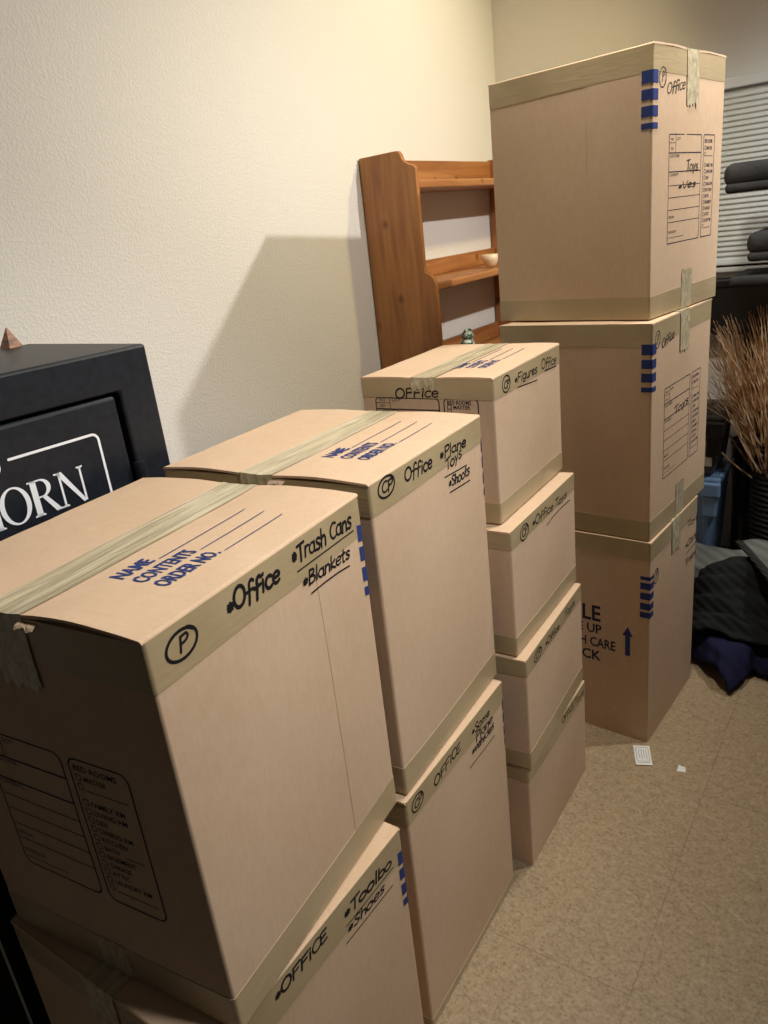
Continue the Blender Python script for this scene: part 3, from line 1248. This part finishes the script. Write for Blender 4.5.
def build_safe():
    th = math.radians(86.0)
    W, Dp, H = .70, .43, 1.41
    xa = Vector((math.cos(th), math.sin(th), 0))
    ya = Vector((-math.sin(th), math.cos(th), 0))
    corner = Vector((-.046, .022, 0))
    org = corner - xa * (W / 2) + ya * (Dp / 2)
    t = thing('gun_safe', 'black steel safe against the left wall with silver lettering on its door', 'safe', org, th)
    f = -Dp / 2
    bm = bmesh.new()
    bm_box(bm, -W / 2, W / 2, f, Dp / 2, 0, H)
    dl, dr, db, dt = -W / 2 + .078, W / 2 - .078, .075, H - .072
    front = min(bm.faces, key=lambda q: q.calc_center_median().y)
    outer = [e for e in bm.edges]
    bmesh.ops.inset_region(bm, faces=[front], thickness=.0745, use_even_offset=True)
    front = min((q for q in bm.faces if len(q.verts) == 4 and abs(q.calc_center_median().x) < .01 and q.calc_center_median().y < f + .001
                 and abs(q.calc_center_median().z - H / 2) < .05), key=lambda q: q.calc_area())
    ext = bmesh.ops.extrude_face_region(bm, geom=[front])
    for v in ext['geom']:
        if isinstance(v, bmesh.types.BMVert):
            v.co.y += .05
    bmesh.ops.delete(bm, geom=[front], context='FACES_ONLY')
    bmesh.ops.recalc_face_normals(bm, faces=bm.faces)
    keep = [e for e in bm.edges if len(e.link_faces) == 2 and e.calc_face_angle(0) > .5 and min(v.co.y for v in e.verts) < f + .001 or
            (len(e.link_faces) == 2 and e.calc_face_angle(0) > .5 and max(abs(v.co.x) for v in e.verts) > W / 2 - .001)]
    bmesh.ops.bevel(bm, geom=keep, offset=.006, segments=3, affect='EDGES', profile=0.5)
    from_bm('safe_body', bm, G['safe'], t)
    g = .008
    d = box_obj('safe_door', dl + g, dr - g, f + .001, f + .045, db + g, dt - g, G['safe'], t, .006, 3)
    for z in (H - .235, .27):
        bm = bmesh.new()
        bmesh.ops.create_cone(bm, cap_ends=True, segments=20, radius1=.012, radius2=.012, depth=.075,
                              matrix=Matrix.Translation((dr + .006, f - .004, z - .012)))
        bmesh.ops.bevel(bm, geom=[e for e in bm.edges if abs(e.verts[0].co.z - e.verts[1].co.z) < 1e-5], offset=.002, segments=2, affect='EDGES')
        from_bm('door_hinge', bm, G['safe'], t)
    # pin-stripe frame with a gap for the emblem
    fl = Flat()

    def X(a):
        return W / 2 - a
    ztop, zbot = H - .136, .16
    xr, xl, r = X(.139), X(.561), .012
    gap_r, gap_l = X(.303), X(.397)
    path = [(gap_r, ztop), (xr - r, ztop)] + arc(xr - r, ztop - r, r, r, 90, 0, 5) + [(xr, zbot + r)] + arc(xr - r, zbot + r, r, r, 0, -90, 5)
    path += [(xl + r, zbot)] + arc(xl + r, zbot + r, r, r, 270, 180, 5) + [(xl, ztop - r)] + arc(xl + r, ztop - r, r, r, 180, 90, 5) + [(gap_l, ztop)]
    fl.stroke(path, .0046)

    def put(name, fl, mat, off=.0012, thick=.0008, parent=d):
        vs = [(a, f + .001 - off, b) for a, b in fl.v]
        o = from_data(name, vs, fl.f, mat, parent)
        return o
    put('door_pinstripe', fl, G['silver'])
    # lettering
    cap = .063
    fl = Flat()
    x = X(.181)
    for ch in reversed('BIGHORN'):
        wd, polys = serif_glyph(ch)
        k = .0605
        x -= wd * k
        for p in polys:
            fl.add([(x + px * k, H - .2455 + py * cap) for px, py in p], [tuple(range(len(p)))])
        x += .003
    o = put('door_lettering', fl, G['silver'])
    # curled horn emblem in the gap
    fl = Flat()
    for s in (1, -1):
        pts = []
        for k in range(20):
            q = k / 19.0
            a = math.radians(60 + 330 * q)
            rr = .020 * (1 - .62 * q)
            pts.append((X(.357) + s * (.012 + .5 * .02 - rr * math.cos(a) * .9), ztop - .008 + rr * math.sin(a)))
        fl.stroke(pts, .0042)
    fl.stroke(arc(X(.357), ztop - .012, .006, .016, 0, 360, 14), .003)
    put('door_emblem', fl, G['silver'])
    return t


build_safe()


def build_pyramid():
    t = thing('wooden_ornament', 'small pointed brown wooden ornament on top of the black safe', 'ornament', (-.468, .004, 1.41), 0.9)
    bm = bmesh.new()
    bmesh.ops.create_cone(bm, cap_ends=True, segments=4, radius1=.024, radius2=.0008, depth=.042, matrix=Matrix.Translation((0, 0, .021)))
    from_bm('pyramid', bm, G['brown_wood'], t)


build_pyramid()


# ------------------------------------------------------------------ pine plate shelf against the left wall
def build_shelf():
    t = thing('wall_shelf', 'orange knotty pine shelf unit with open back against the left wall', 'shelf', (XW, 1.46, 0))
    # side panel profile in (depth, height)
    top = [(0.006, 1.800), (.150, 1.803), (.168, 1.802), (.176, 1.792), (.182, 1.776), (.190, 1.766), (.204, 1.758), (.222, 1.752), (.232, 1.742), (.232, 1.735)]
    mid = [(.232, 1.420), (.236, 1.404), (.250, 1.398), (.264, 1.386), (.272, 1.370), (.275, 1.356)]
    prof = [(0.006, .0)] + top + mid + [(.275, 0.0)]
    width = 1.02
    for y in (0.0, width - .02):
        prism('side_panel', prof, y, y + .02, G['pine'], t, 'y', .0025)
    for zf, dep, rail in ((1.690, .215, .105), (1.352, .262, .075), (1.010, .262, .080), (.55, .262, .08), (.10, .262, .0)):
        bm = bmesh.new()
        bm_box(bm, .006, dep, .02, width - .02, zf - .010, zf + .010, .003)
        bm_box(bm, dep - .014, dep + .014, .02, width - .02, zf - .013, zf + .015, .007, 3)
        from_bm('shelf_board', bm, G['pine_board'], t)
        if rail:
            box_obj('back_rail', .004, .020, .02, width - .02, zf + .010, zf + rail, G['pine_board'], t, .003)


build_shelf()


def build_figurine():
    loc = (XW + .13, 1.93, 1.0235)
    t = thing('figurine', 'small speckled green figurine on the low pine shelf behind the small boxes', 'figurine', loc)
    t.scale = (1.35, 1.35, 1.2)
    lathe('body', [(0.0, 0), (.022, 0), (.024, .008), (.020, .026), (.023, .045), (.018, .058), (.0, .060)], G['figurine'], t, 18)
    bm = bmesh.new()
    bmesh.ops.create_uvsphere(bm, u_segments=18, v_segments=12, radius=.0195, matrix=Matrix.Translation((0.002, 0, .072)) @ Matrix.Diagonal((1, 1.05, .95, 1)))
    h = from_bm('head', bm, G['figurine'], t, True)
    for s in (-1, 1):
        bm = bmesh.new()
        bmesh.ops.create_uvsphere(bm, u_segments=10, v_segments=8, radius=.006, matrix=Matrix.Translation((0.004, s * .014, .090)))
        from_bm('ear', bm, G['figurine'], t, True)
    loc = (XW + .17, 2.11, 1.3675)
    t = thing('ceramic_dish', 'small cream dish standing on the middle pine shelf', 'dish', loc)
    d = lathe('dish', [(0, 0.0), (.018, 0), (.022, .004), (.034, .024), (.038, .048), (.035, .048), (.030, .024), (.018, .007), (0, .006)], G['ceramic'], t, 24)


build_figurine()


# ------------------------------------------------------------------ things by the back wall
def build_table():
    t = thing('console_table', 'tall black table under the window on the back wall', 'table', (.30, 2.535, 0))
    box_obj('table_top', -.34, .75, -.052, .05, 1.190, 1.220, G['black_wood'], t, .004)
    box_obj('apron', -.32, .73, -.045, .045, 1.00, 1.191, G['black_wood'], t, .003)
    for x in (-.32, .275, .68):
        box_obj('side_panel', x, x + .05, -.045, .045, 0, 1.001, G['black_wood'], t, .003)


build_table()


def build_cat_tree():
    t = thing('cat_tree', 'dark grey plush cat tree with stacked perches in front of the window', 'cat tree', (1.19, 2.20, 0))

    def perch(x0, x1, y0, y1, z0, z1):
        bm = bmesh.new()
        bm_box(bm, x0, x1, y0, y1, z0, z1, min((z1 - z0) * .42, .035), 4)
        return from_bm('perch', bm, G['plush'], t, True)
    perch(-.640, .12, -.15, .15, 1.566, 1.640)
    perch(-.632, .12, -.148, .148, 1.545, 1.578)
    perch(-.556, .12, -.15, .15, 1.340, 1.415)
    perch(-.550, .12, -.148, .148, 1.318, 1.350)
    perch(-.605, .12, -.15, .15, 1.235, 1.272)
    lathe('post', [(0, 0.05), (.045, .05), (.045, 1.55), (0, 1.55)], G['plush'], t, 20, (.05, 0))
    box_obj('base', -.16, .26, -.2, .2, 0, .05, G['plush'], t, .012)
    bm = bmesh.new()
    bmesh.ops.create_uvsphere(bm, u_segments=14, v_segments=10, radius=.020, matrix=Matrix.Translation((-.49, -.02, 1.490)))
    pom = from_bm('hanging_ball', bm, G['black_plastic'], t, True)
    bm = bmesh.new()
    bmesh.ops.create_cone(bm, cap_ends=True, segments=8, radius1=.002, radius2=.002, depth=.05, matrix=Matrix.Translation((-.49, -.02, 1.527)))
    from_bm('cord', bm, G['black_plastic'], pom)


build_cat_tree()


def tote(name, label, loc, w, d, h, mat, lidmat, latch=None):
    t = thing(name, label, 'storage tote', loc)
    bm = bmesh.new()
    r = bm_box(bm, -w / 2, w / 2, -d / 2, d / 2, 0, h - .03, .02, 3)
    for v in bm.verts:
        k = .90 + .10 * (v.co.z / h)
        v.co.x *= k
        v.co.y *= k
    from_bm('tub', bm, mat, t)
    bm = bmesh.new()
    bm_box(bm, -w / 2, w / 2, -d / 2, d / 2, h - .055, h - .030, .008, 2)
    from_bm('rim', bm, mat, t)
    bm = bmesh.new()
    bm_box(bm, -w / 2 - .012, w / 2 + .012, -d / 2 - .012, d / 2 + .012, h - .03, h - .002, .008, 2)
    bm_box(bm, -w / 2 + .04, w / 2 - .04, -d / 2 + .04, d / 2 - .04, h - .012, h, .003, 2)
    from_bm('lid', bm, lidmat, t)
    if latch:
        bm = bmesh.new()
        bm_box(bm, w / 2 - .06, w / 2 + .016, -d / 2 - .026, -d / 2 - .004, h - .075, h - .018, .007, 2)
        bm_box(bm, w / 2 - .05, w / 2 + .004, -d / 2 - .020, -d / 2 + .02, h - .16, h - .075, .007, 2)
        from_bm('latch', bm, latch, t)
    for x in (-.6, -.2, .2, .6, .86):
        bm = bmesh.new()
        bm_box(bm, x * w / 2 - .012, x * w / 2 + .012, -d / 2 + .0, -d / 2 + .04, .02, h - .06, .005, 2)
        from_bm('rib', bm, mat, t)
    return t


tote('storage_tote', 'blue storage tote on the floor behind the tall box stack', (.33, 2.20, 0), .50, .27, .520, G['tote_blue'], G['tote_blue'], G['tote_blue'])
tt = tote('storage_tote', 'dark grey lidded tote standing on the blue tote', (.335, 2.20, .520), .50, .27, .245, G['tote_grey'], G['black_plastic'], G['black_plastic'])
lb = box_obj('paper_label', .186, .222, -.1375, -.134, .045, .145, G['paper'], tt)


def build_vase():
    cx, cy = .785, 2.25
    t = thing('woven_vase', 'tall black woven vase on the floor holding dry reeds', 'vase', (cx, cy, 0))
    lathe('vase_body', [(0, .004), (.095, .004), (.100, .02), (.108, .28), (.118, .51), (.126, .68), (.128, .75), (.122, .758), (.116, .75), (.110, .51), (.09, .10), (0, .10)], G['wicker'], t, 40)
    lathe('rim', [(.121, .742), (.130, .746), (.132, .755), (.128, .764), (.120, .766), (.114, .760), (.115, .750), (.121, .742)], G['wicker'], t, 40)
    # reeds: bent strips fanning out of the neck
    r = random.Random(11)
    vs, fs = [], []

    def blade(base, tip, bend, w, n=9):
        k0 = len(vs)
        side = Vector((r.uniform(-1, 1), r.uniform(-1, 1), 0)).normalized()
        for i in range(n + 1):
            q = i / n
            p = base.lerp(tip, q) + bend * (q * (1 - q) * 4) * .25 + Vector((0, 0, -bend.length * .25 * q ** 3))
            ww = w * (1 - .85 * q ** 1.5) + .0004
            for s, u in ((1, 0), (-.5, .87), (-.5, -.87)):
                vs.append(p + side * (ww * s) + side.cross(Vector((0, 0, 1))) * (ww * u * .6))
        for i in range(n):
            a = k0 + 3 * i
            for j in range(3):
                q = (j + 1) % 3
                fs.append((a + j, a + q, a + 3 + q, a + 3 + j))
    for i in range(620):
        a = r.uniform(0, 2 * math.pi) if i % 3 else r.uniform(.75, 1.35) * math.pi
        rb = .09 * math.sqrt(r.random())
        base = Vector((cx + rb * math.cos(a), cy + rb * math.sin(a), .45))
        spread = .05 + .27 * r.random() ** .8
        a2 = a + r.uniform(-.5, .5)
        hgt = r.uniform(.90, 1.22) - spread * .30
        dirv = Vector((math.cos(a2), math.sin(a2), 0))
        tip = Vector((cx, cy, hgt)) + dirv * spread
        tip.y = min(tip.y, 2.43)
        bend = dirv * r.uniform(-.22, .02) + Vector((r.uniform(-.10, .10), r.uniform(-.10, .10), 0)) * (2.2 if i % 4 == 0 else 1.0)
        blade(base, tip, bend, r.uniform(.003, .0068))
    o = from_data('dried_reeds', vs, fs, G['reed'])
    tag(o, 'bunch of dry brown reeds fanning out of the black woven vase', 'dried reeds', kind='stuff')


build_vase()


def build_bin():
    t = thing('waste_bin', 'small black tapered bin beside the black woven vase', 'bin', (.62, 2.41, 0))
    lathe('bin_body', [(0, 0), (.038, 0), (.042, .3), (.056, .555), (.060, .575), (.056, .578), (.050, .555), (.036, .31), (0, .30)], G['black_plastic'], t, 28)
    lathe('bin_rim', [(.055, .560), (.061, .563), (.063, .573), (.060, .581), (.054, .583), (.051, .575), (.055, .560)], G['black_plastic'], t, 28)


build_bin()


# ------------------------------------------------------------------ moving blankets
def sheet(name, fn, nu, nv, mat, parent=None, thick=.012):
    vs = [fn(i / nu, j / nv) for j in range(nv + 1) for i in range(nu + 1)]
    n = nu + 1
    fs = [(j * n + i, j * n + i + 1, (j + 1) * n + i + 1, (j + 1) * n + i) for j in range(nv) for i in range(nu)]
    o = from_data(name, vs, fs, mat, parent, True)
    s = o.modifiers.new('thickness', 'SOLIDIFY')
    s.thickness = thick
    s.offset = -1
    return o


def nz(x, y, z=0.0):
    return noise.noise(Vector((x, y, z)))


def lerp_table(x, tab):
    if x <= tab[0][0]:
        return tab[0][1]
    for (x0, v0), (x1, v1) in zip(tab, tab[1:]):
        if x <= x1:
            q = (x - x0) / (x1 - x0)
            q = q * q * (3 - 2 * q)
            return v0 + (v1 - v0) * q
    return tab[-1][1]


def build_blankets():
    # light grey quilt, folded flat, at the back of the pile
    t = thing('moving_blanket', 'light grey quilted blanket at the back of the pile on the floor', 'blanket', (0, 0, 0), 0, 'moving blankets')

    def f1(u, v):
        x = .40 + .58 * u
        y = 1.74 + .30 * v
        k = min(1, min(u, 1 - u) * 9, v * 6, (1 - v) * 5 + .25)
        z = .262 * max(0, k) ** .45 + .012 * nz(x * 7, y * 7) + .007 * nz(x * 22, y * 22, 3)
        return (x, y, max(.012, z))
    sheet('blanket_body', f1, 46, 40, G['quilt_grey'], t)

    # charcoal quilt bunched in front of it
    t = thing('moving_blanket', 'charcoal quilted blanket bunched beside the tall box stack', 'blanket', (0, 0, 0), 0, 'moving blankets')
    zt = [(0.0, .125), (.12, .150), (.22, .165), (.34, .160), (.48, .215), (.60, .222), (.74, .285), (.88, .312), (1.0, .318)]

    def f2(u, v):
        x = .555 + .70 * u + .05 * v
        y = 1.515 + .27 * v + .05 * u + .02 * math.sin(u * 7)
        z = lerp_table(v + .05 * math.sin(u * 9 + 1), zt) + .018 * math.sin(30 * v + 12 * u + 3 * nz(x * 6, y * 6)) * (1 - .8 * v) + .018 * nz(x * 11, y * 11, 5)
        z -= .05 * max(0, .12 - u) / .12 * v
        return (x, y, max(z, .134))
    sheet('blanket_body', f2, 60, 50, G['quilt_char'], t, .012)

    def hem(v):
        # from the back of the pile forward and to the right
        return Vector((.700 + .200 * v + .02 * math.sin(3 * v), 1.90 - .36 * v - .03 * math.sin(math.pi * v), .334 - .030 * v * v))

    def f3(u, v):
        p = hem(v)
        return (p.x + .40 * u, p.y + .05 * u, p.z + .014 * nz(p.x * 8 + u * 4, p.y * 9, 8) + .006 * math.sin(math.pi * min(1, u * 4)))
    o = sheet('folded_underside', f3, 30, 24, G['quilt_grey'], t, .010)
    o['label'] = 'pale grey underside folded back'

    def f4(u, v):
        p = hem(u)
        return (p.x - .018 + .034 * v, p.y - .006 + .006 * v, p.z + .002 + .008 * math.sin(math.pi * v))
    sheet('binding', f4, 26, 6, G['binding'], t, .008)

    # navy blanket underneath, with a corner standing up in a peak
    t = thing('moving_blanket', 'navy blue quilted blanket under the charcoal one, its corner on the floor', 'blanket', (0, 0, 0), 0, 'moving blankets')
    yf = [(.56, 1.60), (.63, 1.535), (.70, 1.46), (.745, 1.405), (.777, 1.385), (.800, 1.44), (.822, 1.53), (.85, 1.525), (.90, 1.50), (1.0, 1.45), (1.3, 1.45)]
    zf = [(.56, .02), (.63, .016), (.70, .050), (.735, .062), (.760, .040), (.777, .014), (.800, .030), (.822, .035), (.85, .016), (.90, .018), (1.3, .02)]

    def f5(u, v):
        x = .56 + .70 * u
        y0 = lerp_table(x, yf)
        y = y0 + (1.70 - y0) * v
        arch = .060 * math.exp(-((x - .715) / .055) ** 2) + .030 * math.exp(-((x - .90) / .05) ** 2)
        z = lerp_table(x, zf) + (.112 - lerp_table(x, zf)) * (1 - (1 - min(1, v * 1.7)) ** 2) + arch * math.sin(math.pi * min(1, v * 1.3 + .12)) * .6
        z += .006 * nz(x * 9, y * 9, 2) * min(1, v * 4)
        return (x, y, max(.014, min(z, .116)))
    sheet('blanket_body', f5, 90, 34, G['quilt_blue'], t, .010)


build_blankets()


# ------------------------------------------------------------------ scraps on the floor
def build_scraps():
    a = math.radians(25)
    t = thing('paper_label', 'small white printed paper label on the floor before the tall stack', 'paper label', (.6105, .979, 0.0), math.radians(-68))
    w, l = .088, .047
    vs, fs = [], []
    nx, ny = 8, 5
    for z in (0.0015, .0009):
        for j in range(ny + 1):
            for i in range(nx + 1):
                x = -w / 2 + w * i / nx
                y = -l / 2 + l * j / ny
                vs.append((x, y, z + .0014 * (x / w * 2) ** 2))
    n = nx + 1
    K = n * (ny + 1)
    for j in range(ny):
        for i in range(nx):
            q = j * n + i
            fs.append((q, q + 1, q + n + 1, q + n))
            fs.append((K + q, K + q + n, K + q + n + 1, K + q + 1))
    from_data('paper', vs, fs, G['paper'], t)
    fl = Flat()
    fl.frame(-.036, -.018, .026, .018, .0016, .003)
    for k in range(4):
        fl.line(-.028, .011 - .007 * k, .018 - .006 * (k % 2), .011 - .007 * k, .0016)
    fl.line(.032, -.018, .032, .018, .002)
    from_data('printing', [(a_, b_, .0019 + .0014 * (a_ / w * 2) ** 2) for a_, b_ in fl.v], fl.f, G['print_grey'], t)
    t = thing('paper_scrap', 'tiny torn white paper scrap on the floor right of the label', 'paper scrap', (.723, .967, 0), .4)
    vs = [(-.013, -.009, .0006), (.012, -.012, .0006), (.014, .006, .003), (-.004, .013, .006), (0, 0, .002)]
    vs2 = [(x, y, z + .0006) for x, y, z in vs]
    fs = [(0, 1, 4), (1, 2, 4), (2, 3, 4), (3, 0, 4)]
    f2 = [tuple(i + 5 for i in f) for f in fs] + [(0, 1, 6, 5), (1, 2, 7, 6), (2, 3, 8, 7), (3, 0, 5, 8)]
    fix_normals(from_data('scrap', vs2 + vs, fs + f2, G['paper'], t))


build_scraps()
